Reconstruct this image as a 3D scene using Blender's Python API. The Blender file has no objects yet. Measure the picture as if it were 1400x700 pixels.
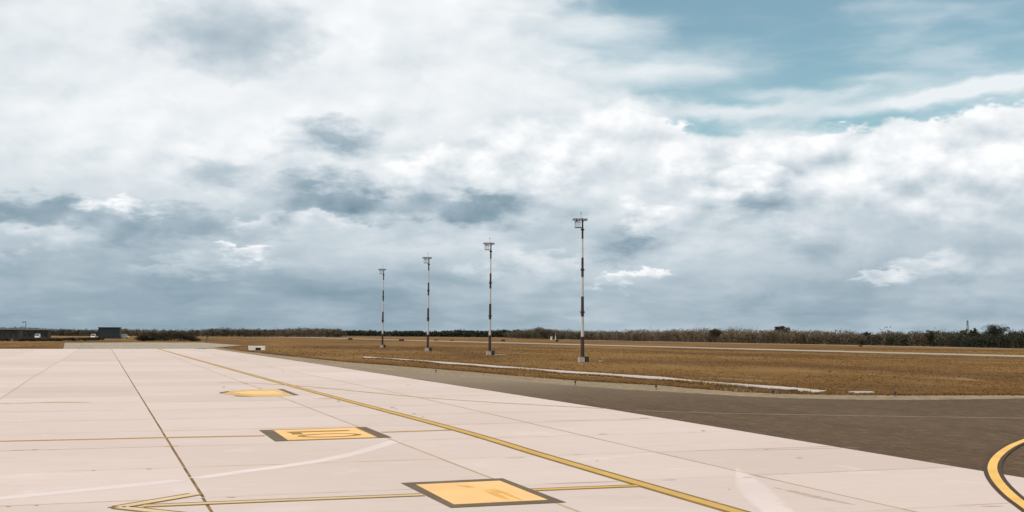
import bpy, math, random
import numpy as np
from mathutils import Matrix, Vector

# ------------------------------------------------------------------ camera
SC = bpy.context.scene
COL = SC.collection
F, CH = 1620.0, 4.0
PITCH, ROLL = math.radians(3.698), math.radians(.275)
MR = Matrix.Rotation(math.pi/2+PITCH, 4, 'X') @ Matrix.Rotation(ROLL, 4, 'Z')
cd = bpy.data.cameras.new('camera'); cam = bpy.data.objects.new('camera', cd); COL.objects.link(cam)
cd.sensor_width = 36; cd.lens = 36*F/1400; cd.clip_start = .1; cd.clip_end = 20000
cam.matrix_world = Matrix.Translation((0, 0, CH)) @ MR
SC.camera = cam

# ------------------------------------------------------------------ light
SUN_EL, SUN_AZ = math.radians(52), math.radians(-118)   # azimuth measured from +Y towards +X
sd = bpy.data.lights.new('sun', 'SUN'); sun = bpy.data.objects.new('sun', sd); COL.objects.link(sun)
sd.energy = 2.6; sd.angle = math.radians(2.0); sd.color = (1, .95, .88)
to_sun = Vector((math.sin(SUN_AZ)*math.cos(SUN_EL), math.cos(SUN_AZ)*math.cos(SUN_EL), math.sin(SUN_EL)))
sun.rotation_euler = to_sun.to_track_quat('Z', 'Y').to_euler()
SC.view_settings.view_transform = 'Standard'; SC.view_settings.look = 'None'
SC.view_settings.exposure = 0.13; SC.view_settings.gamma = 1.0

def pixdir(px, py):
    """direction from the camera of a spot measured in the photograph"""
    d = MR.to_3x3() @ Vector(((px-700)/F, (350-py)/F, -1)); return d.normalized()
def g(px, py, z=0.0):
    """the point of the ground seen at a spot of the photograph"""
    d = pixdir(px, py); t = (z-CH)/d.z; return (d.x*t, d.y*t)

# ------------------------------------------------------------------ sky
world = bpy.data.worlds.new('World'); SC.world = world; world.use_nodes = True
WT = world.node_tree; WT.nodes.clear()
def N(nt, typ, **kw):
    n = nt.nodes.new(typ)
    for k, v in kw.items():
        if k == 'inp':
            for i, x in v.items():
                if hasattr(x, 'is_output'): nt.links.new(x, n.inputs[i])
                else: n.inputs[i].default_value = x
        else: setattr(n, k, v)
    return n
def mth(nt, op, a, b=0.0, c=0.0, clamp=False):
    n = N(nt, 'ShaderNodeMath', operation=op, use_clamp=clamp, inp={0: a, 1: b, 2: c}); return n.outputs[0]
def vmt(nt, op, a, b=(0, 0, 0), c=(0, 0, 0)):
    n = N(nt, 'ShaderNodeVectorMath', operation=op, inp={0: a, 1: b, 2: c})
    return n.outputs['Value'] if op in ('LENGTH', 'DOT_PRODUCT') else n.outputs[0]
def mrange(nt, v, a, b, c, d, kind='SMOOTHSTEP'):
    n = N(nt, 'ShaderNodeMapRange', interpolation_type=kind, inp={0: v, 1: a, 2: b, 3: c, 4: d}); return n.outputs[0]
def mixc(nt, f, a, b, blend='MIX'):
    n = N(nt, 'ShaderNodeMix', data_type='RGBA', blend_type=blend, inp={0: f, 6: a, 7: b}); return n.outputs[2]
def noise(nt, vec, scale, detail=6, rough=.55, dist=0.0, out='Fac', lac=2.0, dim='3D'):
    n = N(nt, 'ShaderNodeTexNoise', noise_dimensions=dim, inp={'Vector': vec, 'Scale': scale, 'Detail': detail, 'Roughness': rough, 'Distortion': dist, 'Lacunarity': lac})
    return n.outputs[out]
def ramp(nt, f, stops):
    n = N(nt, 'ShaderNodeValToRGB', inp={0: f}); cr = n.color_ramp
    while len(cr.elements) < len(stops): cr.elements.new(.5)
    for e, (p, c) in zip(cr.elements, stops):
        e.position = p; e.color = (*c, 1) if len(c) == 3 else c
    return n.outputs[0]
def lin(r, g_, b):
    f = lambda v: (v/255/12.92 if v/255 <= .04045 else ((v/255+.055)/1.055)**2.4)
    return (f(r), f(g_), f(b))

def build_sky():
    nt = WT
    gen = N(nt, 'ShaderNodeTexCoord').outputs['Generated']
    d = vmt(nt, 'NORMALIZE', gen)
    s = N(nt, 'ShaderNodeSeparateXYZ', inp={0: d}).outputs
    z = mth(nt, 'MAXIMUM', s[2], 0.0)
    az = mth(nt, 'ARCTAN2', s[0], s[1]); el = mth(nt, 'ARCSINE', z)
    ae = N(nt, 'ShaderNodeCombineXYZ', inp={0: az, 1: el, 2: 0.0}).outputs[0]
    def q(c):
        inv = mth(nt, 'DIVIDE', 1.0, mth(nt, 'ADD', z, c))
        return N(nt, 'ShaderNodeCombineXYZ', inp={0: mth(nt, 'MULTIPLY', s[0], inv), 1: mth(nt, 'MULTIPLY', s[1], inv), 2: 0.0}).outputs[0]
    qa, qb = q(.30), q(.14)
    HALF = (.5, .5, .5)
    wl = vmt(nt, 'SUBTRACT', noise(nt, qa, 5.0, 2, .5, out='Color', dim='2D'), HALF)
    wf = vmt(nt, 'SUBTRACT', noise(nt, qa, 17.0, 5, .58, out='Color', dim='2D'), HALF)
    soft = noise(nt, qb, 1.1, 4, .52, dim='2D')                                            # slow veils of the deck
    veil = noise(nt, vmt(nt, 'MULTIPLY_ADD', wl, (.3, .3, 0), qa), 4.2, 6, .55, dim='2D')
    # relief: density here against density a little towards the light
    def rq(dz, dx):
        inv = mth(nt, 'DIVIDE', 1.0, mth(nt, 'ADD', z, .55+dz))
        return N(nt, 'ShaderNodeCombineXYZ', inp={0: mth(nt, 'MULTIPLY', mth(nt, 'ADD', s[0], dx), inv), 1: mth(nt, 'MULTIPLY', s[1], inv), 2: 0.0}).outputs[0]
    vo = N(nt, 'ShaderNodeTexVoronoi', feature='F1', voronoi_dimensions='2D', normalize=True,
           inp={'Vector': vmt(nt, 'MULTIPLY_ADD', wf, (.04, .04, 0), rq(0, 0)), 'Scale': 20.0, 'Detail': 2.0, 'Roughness': .5})
    bil = mth(nt, 'SUBTRACT', vo.outputs['Distance'], .36)                       # cauliflower edges
    relief = mth(nt, 'SUBTRACT', noise(nt, rq(0, 0), 15.0, 5, .5, dim='2D'), noise(nt, rq(.012, -.008), 15.0, 3, .5, dim='2D'))
    tex = mth(nt, 'MULTIPLY_ADD', bil, -.40, mth(nt, 'MULTIPLY', relief, 1.05))
    warp_puff = vmt(nt, 'MULTIPLY_ADD', wl, (.050, .030, 0), vmt(nt, 'MULTIPLY_ADD', wf, (.032, .026, 0), ae))
    warp_soft = vmt(nt, 'MULTIPLY_ADD', wl, (.055, .022, 0), vmt(nt, 'MULTIPLY_ADD', wf, (.050, .020, 0), ae))
    def local(px, py, rx, ry, ang, coord):
        dd = pixdir(px, py); a, e = math.atan2(dd.x, dd.y), math.asin(dd.z); c, s_ = math.cos(ang), math.sin(ang)
        if ang == 0: return vmt(nt, 'MULTIPLY_ADD', coord, (F/rx, F/ry, 0), (-a*F/rx, -e*F/ry, 0))
        o = vmt(nt, 'SUBTRACT', coord, (a, e, 0))
        return N(nt, 'ShaderNodeCombineXYZ', inp={0: vmt(nt, 'DOT_PRODUCT', o, (c*F/rx, s_*F/rx, 0)), 1: vmt(nt, 'DOT_PRODUCT', o, (-s_*F/ry, c*F/ry, 0))}).outputs[0]
    def blob(px, py, rx, ry, wgt, ang=0, coord=None):
        return mrange(nt, vmt(nt, 'LENGTH', local(px, py, rx, ry, ang, coord or warp_soft)), 0.0, 1.0, wgt, 0.0)
    def total(lst):
        t = None
        for a in lst:
            b = blob(*a); t = b if t is None else mth(nt, 'ADD', t, b)
        return t
    # ---- the deck: grey at the horizon, bright above, with slow veils and soft dull patches
    base = mrange(nt, el, -.01, .165, .31, .86, 'SMOOTHSTEP')
    lv = mth(nt, 'MULTIPLY_ADD', mth(nt, 'SUBTRACT', soft, .5), .45, base)
    lv = mth(nt, 'MULTIPLY_ADD', mth(nt, 'SUBTRACT', veil, .5), .30, lv)
    lv = mth(nt, 'MULTIPLY_ADD', relief, mrange(nt, el, .04, .16, .10, .30), lv)
    lv = mth(nt, 'SUBTRACT', lv, total(DULL), clamp=True)
    # ---- heaped clouds, far to near: crisp lit tops, soft dull bellies
    for (px, py, rx, ry, top, bot, al, crisp) in HEAPS:
        L = local(px, py, rx, ry, 0, warp_puff if crisp > .3 else warp_soft)
        v = N(nt, 'ShaderNodeSeparateXYZ', inp={0: L}).outputs[1]
        dist = vmt(nt, 'LENGTH', L)
        if crisp > .3: dist = mth(nt, 'MULTIPLY_ADD', bil, .55*crisp, dist)
        inner = mrange(nt, v, -.45, .35, .10, .12+.66*crisp, 'LINEAR')
        a = mrange(nt, dist, 1.0, inner, 0.0, al, 'LINEAR')
        br = mth(nt, 'MULTIPLY_ADD', tex, max(crisp, .25), mrange(nt, v, -.65, .55, bot, top, 'LINEAR'))
        lv = N(nt, 'ShaderNodeMix', data_type='FLOAT', inp={0: a, 2: lv, 3: br}).outputs[0]
    cloud = ramp(nt, mth(nt, 'MULTIPLY_ADD', lv, .92, .02), [(0, lin(116, 140, 154)), (.25, lin(149, 168, 180)), (.5, lin(187, 199, 207)), (.75, lin(219, 225, 229)), (1, lin(244, 245, 246))])
    sky = N(nt, 'ShaderNodeTexSky', sky_type='NISHITA', sun_disc=False, sun_elevation=SUN_EL, sun_rotation=SUN_AZ, air_density=1.0, dust_density=1.2, ozone_density=1.4)
    blue = mixc(nt, 1.0, mixc(nt, 1.0, sky.outputs[0], (.115,)*3+(1,), 'MULTIPLY'), (.76, .99, .845, 1), 'MULTIPLY')
    # ---- thin high streaks across the open sky
    st = noise(nt, N(nt, 'ShaderNodeMapping', inp={'Vector': vmt(nt, 'MULTIPLY_ADD', wf, (.03, .006, 0), ae), 'Rotation': (0, 0, -.10), 'Scale': (3.0, 15.0, 1)}).outputs[0], 1.6, 4, .5, 0, dim='2D')
    cir = mrange(nt, st, .36, .85, .08, .75)
    t = None
    for a in STREAKS:
        b = blob(*a, coord=vmt(nt, 'MULTIPLY_ADD', wf, (.02, .010, 0), vmt(nt, 'MULTIPLY_ADD', wl, (.03, .008, 0), ae))); t = b if t is None else mth(nt, 'ADD', t, b)
    cir = mth(nt, 'ADD', cir, t, clamp=True)
    # ---- where the deck is open (more such gaps overhead and all round)
    cover = mth(nt, 'SUBTRACT', mth(nt, 'MULTIPLY_ADD', veil, .5, .75), total(GAPS))
    far = mrange(nt, noise(nt, qa, .8, 2, .5, dim='2D'), .56, .70, 0.0, .8)
    cover = mth(nt, 'SUBTRACT', cover, mth(nt, 'MULTIPLY', far, mrange(nt, el, .27, .40, 0.0, 1.0)))
    cover = mrange(nt, cover, .20, .85, 0.0, 1.0)
    # the heaps in front of the gap keep their own edge
    for (px, py, rx, ry) in FRONT:
        L = local(px, py, rx, ry, 0, warp_puff); dist = mth(nt, 'MULTIPLY_ADD', bil, .5, vmt(nt, 'LENGTH', L))
        cover = mth(nt, 'MAXIMUM', cover, mrange(nt, dist, .96, .80, 0.0, 1.0))
    op = mixc(nt, cir, blue, (*lin(226, 232, 235), 1))
    out = mixc(nt, cover, op, cloud)
    out = mixc(nt, mrange(nt, s[2], -.03, -.005, 1.0, 0.0), out, (.25, .22, .18, 1))
    bg = N(nt, 'ShaderNodeBackground', inp={0: out, 1: 1.0})
    nt.links.new(bg.outputs[0], N(nt, 'ShaderNodeOutputWorld').inputs[0])
# positions as measured in the photograph: x, y, half width, half height, ...
GAPS = [(1060, 25, 520, 150, 1.35), (1400, 30, 350, 165, 1.1), (980, 110, 280, 80, .6), (1290, 160, 330, 40, .9), (960, 172, 110, 26, .5)]
STREAKS = [(1310, 124, 270, 17, .95, .13), (1010, 152, 190, 16, .65, .02), (850, 105, 230, 34, .55, .04), (1060, 128, 120, 14, .4, -.06), (1200, 105, 90, 12, .35, .03), (820, 40, 120, 30, .6, -.1)]
DULL = [(150, 430, 620, 110, .13), (320, 45, 150, 70, .34), (60, 80, 190, 60, .07), (560, 80, 70, 80, .10), (640, 230, 130, 40, .10), (1280, 285, 260, 60, .05), (100, 350, 330, 60, .14), (470, 385, 330, 50, .14), (1040, 395, 400, 50, .06), (60, 288, 210, 30, .30), (230, 306, 210, 40, .26), (760, 330, 150, 40, .08)]
HEAPS = [  # x, y, half width, half height, top level, bottom level, strength, crispness
    (1390, 215, 150, 78, .97, .68, .95, 1.0), (1255, 235, 150, 70, .90, .66, .92, 1.0), (1120, 235, 150, 62, .90, .68, .92, 1.0), (985, 235, 130, 50, .86, .68, .85, 1.0),
    (840, 210, 140, 66, .93, .62, .85, .9), (725, 225, 110, 60, .92, .58, .80, .9), (400, 225, 140, 44, .92, .66, .6, .6), (200, 215, 190, 44, .88, .68, .6, .6), (560, 180, 90, 36, .86, .58, .6, .5),
    (320, 52, 130, 56, .48, .34, .9, .30), (445, 190, 80, 36, .28, .18, .95, .35), (300, 243, 80, 26, .44, .36, .8, .25), (475, 278, 150, 40, .22, .06, 1.0, .5), (655, 288, 130, 36, .22, .08, 1.0, .5),
    (600, 236, 95, 42, .98, .54, .95, .9), (725, 250, 80, 38, .96, .54, .9, .9), (660, 222, 60, 34, .94, .62, .8, .9), (780, 270, 70, 36, .78, .48, .7, .8), (150, 297, 75, 26, .96, .50, .9, .9),
    (55, 290, 150, 22, .22, .14, .9, .4), (1045, 280, 95, 32, .26, .16, .95, .4), (1020, 254, 84, 32, .99, .46, .95, .95), (868, 334, 66, 32, .22, .16, .95, .4), (890, 304, 52, 36, .96, .44, .95, .9), (1108, 345, 64, 36, .34, .28, .8, .35),
    (400, 310, 95, 18, .80, .42, .75, .8), (335, 350, 44, 15, .98, .50, .9, .9), (250, 366, 90, 18, .56, .34, .7, .5), (40, 330, 90, 24, .70, .40, .75, .6), (590, 322, 140, 18, .58, .36, .6, .5), (730, 366, 120, 28, .76, .42, .75, .6),
    (862, 379, 50, 14, .97, .52, .95, .9), (1205, 381, 60, 18, .88, .48, .8, .8), (1310, 366, 95, 26, .76, .44, .75, .7), (1380, 335, 140, 50, .40, .26, .6, .3), (1240, 305, 150, 40, .66, .44, .6, .4), (1130, 285, 90, 34, .80, .54, .7, .8), (1330, 285, 110, 36, .80, .50, .7, .8), (950, 300, 70, 26, .76, .54, .6, .6), (960, 345, 100, 30, .66, .48, .6, .5), (210, 308, 170, 30, .26, .16, .85, .4)]
FRONT = [(1390, 215, 152, 80), (1255, 235, 150, 68), (1120, 240, 150, 64), (985, 238, 130, 50), (840, 215, 140, 66)]
build_sky()
world.cycles.sampling_method = 'MANUAL'; world.cycles.sample_map_resolution = 256

# ------------------------------------------------------------------ helpers
rng = np.random.default_rng(7); random.seed(7)
def tag(o, label, cat, group=None):
    o['label'] = label; o['category'] = cat
    if group: o['group'] = group
    return o
def empty(name, loc=(0, 0, 0), rz=0.0):
    o = bpy.data.objects.new(name, None); COL.objects.link(o); o.location = loc; o.rotation_euler.z = rz; return o
def link(name, me, mat, parent=None, loc=None):
    o = bpy.data.objects.new(name, me); COL.objects.link(o)
    if mat and not me.materials: me.materials.append(mat)
    if parent: o.parent = parent
    if loc: o.location = loc
    return o
class MB:
    def __init__(s): s.v = []; s.f = []
    def add(s, v, f):
        n = len(s.v); s.v += [tuple(p) for p in v]; s.f += [tuple(i+n for i in q) for q in f]; return s
    def box(s, x0, x1, y0, y1, z0, z1):
        return s.add([(x0, y0, z0), (x1, y0, z0), (x1, y1, z0), (x0, y1, z0), (x0, y0, z1), (x1, y0, z1), (x1, y1, z1), (x0, y1, z1)],
                     [(3, 2, 1, 0), (4, 5, 6, 7), (0, 1, 5, 4), (1, 2, 6, 5), (2, 3, 7, 6), (3, 0, 4, 7)])
    def tube(s, a, b, r0, r1=None, n=10, cap=True):
        r1 = r0 if r1 is None else r1
        a, b = Vector(a), Vector(b); d = (b-a).normalized(); u = d.orthogonal().normalized(); w = d.cross(u)
        V = [a+(u*math.cos(2*math.pi*i/n)+w*math.sin(2*math.pi*i/n))*r0 for i in range(n)] + [b+(u*math.cos(2*math.pi*i/n)+w*math.sin(2*math.pi*i/n))*r1 for i in range(n)]
        Fc = [(i, (i+1) % n, n+(i+1) % n, n+i) for i in range(n)]
        if cap: Fc += [tuple(range(n-1, -1, -1)), tuple(range(n, 2*n))]
        return s.add(V, Fc)
    def prism(s, poly, z0, z1):
        n = len(poly)
        return s.add([(x, y, z0) for x, y in poly]+[(x, y, z1) for x, y in poly],
                     [tuple(range(n-1, -1, -1)), tuple(range(n, 2*n))]+[(i, (i+1) % n, n+(i+1) % n, n+i) for i in range(n)])
    def mesh(s, name):
        me = bpy.data.meshes.new(name); me.from_pydata(s.v, [], s.f); me.update(); return me
    def build(s, name, mat, parent=None, loc=None): return link(name, s.mesh(name), mat, parent, loc)
def quads_mesh(name, V, tone=None, k=4):
    """V: (n,k,3) separate faces, tone: one value for each face"""
    n = len(V); me = bpy.data.meshes.new(name)
    me.vertices.add(n*k); me.vertices.foreach_set('co', V.reshape(-1).astype(np.float32))
    me.loops.add(n*k); me.loops.foreach_set('vertex_index', np.arange(n*k, dtype=np.int32))
    me.polygons.add(n); me.polygons.foreach_set('loop_start', np.arange(0, n*k, k, dtype=np.int32)); me.polygons.foreach_set('loop_total', np.full(n, k, dtype=np.int32))
    if tone is not None:
        at = me.attributes.new('tone', 'FLOAT', 'FACE'); at.data.foreach_set('value', tone.astype(np.float32))
    me.update(calc_edges=True); return me
def poly_sheet(name, pts, z, mat, kind=None, parent=None):
    me = bpy.data.meshes.new(name); me.from_pydata([(x, y, z) for x, y in pts], [], [tuple(range(len(pts)))]); me.update()
    if me.polygons[0].normal.z < 0: me.flip_normals()
    o = link(name, me, mat, parent)
    if kind: o['kind'] = kind
    return o
def copy_tree(o, parent=None):
    c = o.copy(); COL.objects.link(c); c.parent = parent
    for ch in list(o.children): copy_tree(ch, c)
    return c

# ------------------------------------------------------------------ materials
def mat_new(name):
    m = bpy.data.materials.new(name); m.use_nodes = True; nt = m.node_tree; b = nt.nodes['Principled BSDF']; return m, nt, b
def plain(name, col, rough=.7, metal=0.0, var=.12, scale=3.0, bump=0.0):
    m, nt, b = mat_new(name)
    oc = N(nt, 'ShaderNodeTexCoord').outputs['Object']
    n = noise(nt, oc, scale, 5, .6)
    c = mixc(nt, mrange(nt, n, .3, .7, 0, 1), tuple(x*(1-var) for x in col)+(1,), tuple(min(1, x*(1+var)) for x in col)+(1,))
    nt.links.new(c, b.inputs['Base Color']); b.inputs['Roughness'].default_value = rough; b.inputs['Metallic'].default_value = metal
    if bump:
        bp = N(nt, 'ShaderNodeBump', inp={'Strength': bump, 'Distance': .02, 'Height': n}); nt.links.new(bp.outputs[0], b.inputs['Normal'])
    return m
AX = math.atan(.346)     # the airfield's long axis leans this far from +Y towards -X
def axis_coord(nt, sx, sy):
    g_ = N(nt, 'ShaderNodeNewGeometry').outputs['Position']
    return N(nt, 'ShaderNodeMapping', vector_type='POINT', inp={'Vector': g_, 'Rotation': (0, 0, -AX), 'Scale': (1, 1, 1)}).outputs[0], sx, sy
def acoord(nt, sx, sy):
    v, _, _ = axis_coord(nt, 1, 1)
    return vmt(nt, 'MULTIPLY', v, (sx, sy, 1))

def concrete_col(nt, slabs=True):
    big = noise(nt, acoord(nt, .05, .05), 1.0, 5, .55)
    brush = noise(nt, acoord(nt, .35, 3.2), 1.0, 6, .6)
    fine = noise(nt, acoord(nt, 9, 9), 1.0, 5, .65)
    blot = noise(nt, acoord(nt, .4, .55), 1.0, 6, .62, .6)
    c = mixc(nt, mrange(nt, big, .3, .7, 0, 1), (.505, .402, .352, 1), (.535, .438, .392, 1))
    c = mixc(nt, mth(nt, 'MULTIPLY', mrange(nt, brush, .42, .75, 0, 1), .24), c, (.440, .350, .295, 1))
    c = mixc(nt, mth(nt, 'MULTIPLY', mrange(nt, blot, .56, .74, 0, 1), .36), c, (.405, .322, .260, 1))
    c = mixc(nt, mth(nt, 'MULTIPLY', mrange(nt, blot, .44, .28, 0, 1), .5), c, (.585, .497, .456, 1))
    c = mixc(nt, mth(nt, 'MULTIPLY', mrange(nt, fine, .66, .74, 0, 1), .35), c, (.28, .20, .15, 1))
    if slabs:
        rnd = N(nt, 'ShaderNodeObjectInfo').outputs['Random']
        c = mixc(nt, 1.0, c, N(nt, 'ShaderNodeCombineColor', inp={0: mrange(nt, rnd, 0, 1, .94, 1.035, 'LINEAR'), 1: mrange(nt, rnd, 0, 1, .93, 1.035, 'LINEAR'), 2: mrange(nt, rnd, 0, 1, .92, 1.04, 'LINEAR')}).outputs[0], 'MULTIPLY')
    return c, fine
def concrete_mat():
    m, nt, b = mat_new('apron_concrete')
    c, fine = concrete_col(nt)
    nt.links.new(c, b.inputs['Base Color']); b.inputs['Roughness'].default_value = .85
    b.inputs['Specular IOR Level'].default_value = .25
    bp = N(nt, 'ShaderNodeBump', inp={'Strength': .25, 'Distance': .01, 'Height': fine}); nt.links.new(bp.outputs[0], b.inputs['Normal'])
    return m
def asphalt_mat(name, dark, light, far_pale=False):
    m, nt, b = mat_new(name)
    big = noise(nt, acoord(nt, .06, .03), 1.0, 5, .6)
    streak = noise(nt, acoord(nt, .5, .08), 1.0, 6, .65)
    fine = noise(nt, acoord(nt, 6, 6), 1.0, 6, .75)
    c = mixc(nt, mrange(nt, big, .3, .7, 0, 1), (*dark, 1), (*light, 1))
    c = mixc(nt, mth(nt, 'MULTIPLY', mrange(nt, streak, .46, .68, 0, 1), .7), c, tuple(x*.66 for x in dark)+(1,))
    c = mixc(nt, mth(nt, 'MULTIPLY', mrange(nt, fine, .40, .72, 0, 1), .75), c, tuple(x*1.6 for x in light)+(1,))
    spk = noise(nt, acoord(nt, 2.6, .9), 1.0, 4, .75)
    c = mixc(nt, mth(nt, 'MULTIPLY', mrange(nt, spk, .50, .70, 0, 1), .65), c, tuple(x*2.0 for x in light)+(1,))
    c = mixc(nt, mth(nt, 'MULTIPLY', mrange(nt, spk, .48, .30, 0, 1), .6), c, tuple(x*.55 for x in dark)+(1,))
    if far_pale:   # colour turns paler towards the far end of the strip
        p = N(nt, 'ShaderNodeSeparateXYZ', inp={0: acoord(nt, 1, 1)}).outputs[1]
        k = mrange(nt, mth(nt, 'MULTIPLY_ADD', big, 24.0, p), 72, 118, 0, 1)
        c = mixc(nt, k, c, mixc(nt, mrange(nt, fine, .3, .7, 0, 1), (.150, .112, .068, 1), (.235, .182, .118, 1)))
    nt.links.new(c, b.inputs['Base Color']); b.inputs['Roughness'].default_value = .9; b.inputs['Specular IOR Level'].default_value = .2
    bp = N(nt, 'ShaderNodeBump', inp={'Strength': .4, 'Distance': .015, 'Height': fine}); nt.links.new(bp.outputs[0], b.inputs['Normal'])
    return m
def ground_mat():
    m, nt, b = mat_new('dry_grass_ground')
    big = noise(nt, acoord(nt, .035, .012), 1.0, 6, .6, .5)
    mid = noise(nt, acoord(nt, .22, .07), 1.0, 7, .65, .4)
    fine = noise(nt, acoord(nt, 1.6, 1.1), 1.0, 6, .7)
    c = mixc(nt, mrange(nt, big, .36, .64, 0, 1), (.088, .040, .009, 1), (.175, .090, .022, 1))
    c = mixc(nt, mth(nt, 'MULTIPLY', mrange(nt, mid, .52, .78, 0, 1), .75), c, (.285, .185, .080, 1))
    c = mixc(nt, mth(nt, 'MULTIPLY', mrange(nt, mid, .46, .25, 0, 1), .6), c, (.075, .040, .014, 1))
    c = mixc(nt, mth(nt, 'MULTIPLY', mrange(nt, fine, .5, .8, 0, 1), .6), c, (.27, .165, .06, 1))
    c = mixc(nt, mth(nt, 'MULTIPLY', mrange(nt, fine, .45, .2, 0, 1), .6), c, (.055, .032, .012, 1))
    nt.links.new(c, b.inputs['Base Color']); b.inputs['Roughness'].default_value = .95; b.inputs['Specular IOR Level'].default_value = .1
    bp = N(nt, 'ShaderNodeBump', inp={'Strength': .6, 'Distance': .15, 'Height': fine}); nt.links.new(bp.outputs[0], b.inputs['Normal'])
    return m
def tone_mat(name, stops, rough=.85):
    m, nt, b = mat_new(name)
    t = N(nt, 'ShaderNodeAttribute', attribute_name='tone').outputs['Fac']
    nt.links.new(ramp(nt, t, stops), b.inputs['Base Color']); b.inputs['Roughness'].default_value = rough; b.inputs['Specular IOR Level'].default_value = .15
    return m
def paint_mat(name, col, under, wear=.5, scale=3.0, alpha_wear=False, alpha=1.0, stretch=(1, 1)):
    """road paint that is scuffed down to what lies under it"""
    m, nt, b = mat_new(name)
    n = noise(nt, acoord(nt, scale*stretch[0], scale*stretch[1]), 1.0, 7, .68)
    n2 = noise(nt, acoord(nt, scale*.2, scale*.2), 1.0, 4, .6)
    k = mrange(nt, mth(nt, 'MULTIPLY_ADD', n2, .5, mth(nt, 'MULTIPLY', n, .6)), .72-wear*.35, .80-wear*.2, 0, 1)
    c = mixc(nt, mrange(nt, n2, .3, .7, 0, 1), tuple(x*.88 for x in col)+(1,), tuple(min(1, x*1.06) for x in col)+(1,))
    if alpha_wear:
        # worn film: the concrete shows through where the mask is thin, more so at the edges of the mark
        cc, _ = concrete_col(nt, False)
        ac = mth(nt, 'ABSOLUTE', N(nt, 'ShaderNodeAttribute', attribute_name='across').outputs['Fac'])
        e = mrange(nt, mth(nt, 'MULTIPLY_ADD', n, .9, ac), 1.0, 1.5, 1.0, 0.0)
        nt.links.new(mixc(nt, mth(nt, 'MULTIPLY', mrange(nt, k, 0, 1, alpha, alpha*.12), e), cc, c), b.inputs['Base Color'])
    else:
        nt.links.new(mixc(nt, mth(nt, 'MULTIPLY', k, .75), c, (*under, 1)), b.inputs['Base Color'])
    b.inputs['Roughness'].default_value = .8; b.inputs['Specular IOR Level'].default_value = .25
    return m
CONC = concrete_mat(); GROUND = ground_mat()
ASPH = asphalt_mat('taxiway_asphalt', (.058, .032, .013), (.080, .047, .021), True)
SHOULDER = asphalt_mat('shoulder_asphalt', (.165, .118, .068), (.205, .152, .092))
FARPAVE = asphalt_mat('far_pavement', (.225, .185, .135), (.275, .23, .172))
JOINT = plain('joint_sealant', (.175, .093, .020), .9, var=.5, scale=.9)
DRAIN = plain('pale_concrete', (.385, .325, .275), .85, var=.12, scale=.4, bump=.1)
YEL = paint_mat('line_yellow', (.49, .30, .075), (.40, .29, .16), .35, 2.2)
YELP = paint_mat('panel_orange', (.74, .43, .175), (.62, .44, .24), .30, 1.2)
YELG = paint_mat('panel_gold', (.54, .345, .115), (.66, .42, .17), .50, 1.0, True, .95)
YELC = paint_mat('curve_yellow', (.68, .40, .10), (.40, .29, .16), .25, 2.2)
BORD = paint_mat('line_border', (.19, .105, .018), (.30, .22, .14), .35, 2.5)
BORDK = paint_mat('curve_border', (.050, .025, .010), (.14, .10, .06), .25, 2.5)
PANB = paint_mat('panel_border', (.120, .084, .046), (.22, .18, .14), .35, 2.5)
OLD = paint_mat('worn_ochre', (.34, .185, .026), (.5, .4, .3), .10, 1.1, True, 1.0, (1, 3))
OLDF = paint_mat('faded_ochre', (.36, .22, .07), (.5, .4, .3), .35, 1.3, True, .8, (1, 2))
GHOST = paint_mat('ghost_white', (.68, .60, .57), (.5, .4, .3), .35, .8, True, .5)
GHOSTF = paint_mat('ghost_faint', (.66, .58, .55), (.5, .4, .3), .4, 1.0, True, .38)
SEAM = paint_mat('seam_dirt', (.36, .22, .085), (.5, .4, .3), .75, .5, True, .75, (1, 6))
STAIN = paint_mat('brown_stain', (.28, .19, .11), (.5, .4, .3), .55, 1.8, True, .6)
LINEW = paint_mat('thin_white', (.42, .36, .28), (.12, .09, .06), .4, 1.2)
MAST_W = plain('mast_white', (.44, .43, .41), .55, var=.12, scale=1.2)
MAST_D = plain('mast_dark_red', (.036, .016, .009), .6, var=.35, scale=1.0)
METAL = plain('dull_galvanised', (.16, .16, .16), .55, .3, var=.2, scale=4)
BLACK = plain('black_housing', (.02, .02, .022), .5, var=.2)
LENS = plain('lamp_lens', (.35, .36, .36), .2, var=.1)
WHITE = plain('white_paint', (.74, .73, .70), .6, var=.08, scale=1)

# ------------------------------------------------------------------ ground
R_ = 9000
o = poly_sheet('ground', [(-R_, -400), (R_, -400), (R_, R_), (-R_, R_)], -.06, GROUND, 'structure')

# ------------------------------------------------------------------ apron: concrete slabs with sealed joints
def relx(i, y):
    tab = [([20, 60, 300], [-22.2, -22.2, -22.2]), ([20, 60, 300], [-14.0, -14.0, -13.6]), ([20, 96, 230], [-5.85, -5.72, -4.6]), ([20, 300], [2.58, 2.40]),
           ([27, 91, 300], [10.82, 11.26, 11.5]), ([29, 69.4, 300], [18.53, 19.55, 19.6]), ([33, 63, 150, 300], [26.0, 26.9, 27.0, 25.2])][i]
    return float(np.interp(y, *tab))
def joint_pt(i, y): return Vector((relx(i, y)-.346*y, y))
SL = .357
def cross(i, y1):
    """where long joint i meets the cross joint that meets joint 3 at distance y1"""
    base = joint_pt(3, y1); y = y1
    for _ in range(12): y = y1+SL*(joint_pt(i, y).x-base.x)
    return joint_pt(i, y)
rows = [28.83+6.34*k for k in range(-3, 21)]
FAR_ROW = [rows[-1], 190.0, 262.0]
apron_out = [cross(0, rows[0]), cross(6, rows[0]), cross(6, FAR_ROW[-1]), cross(0, FAR_ROW[-1])]
apron = poly_sheet('apron', [(p.x, p.y) for p in apron_out], -.007, JOINT, 'structure')
GAPX = [.05, .03, .045, .075, .062, .058, .0]; 
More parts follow.
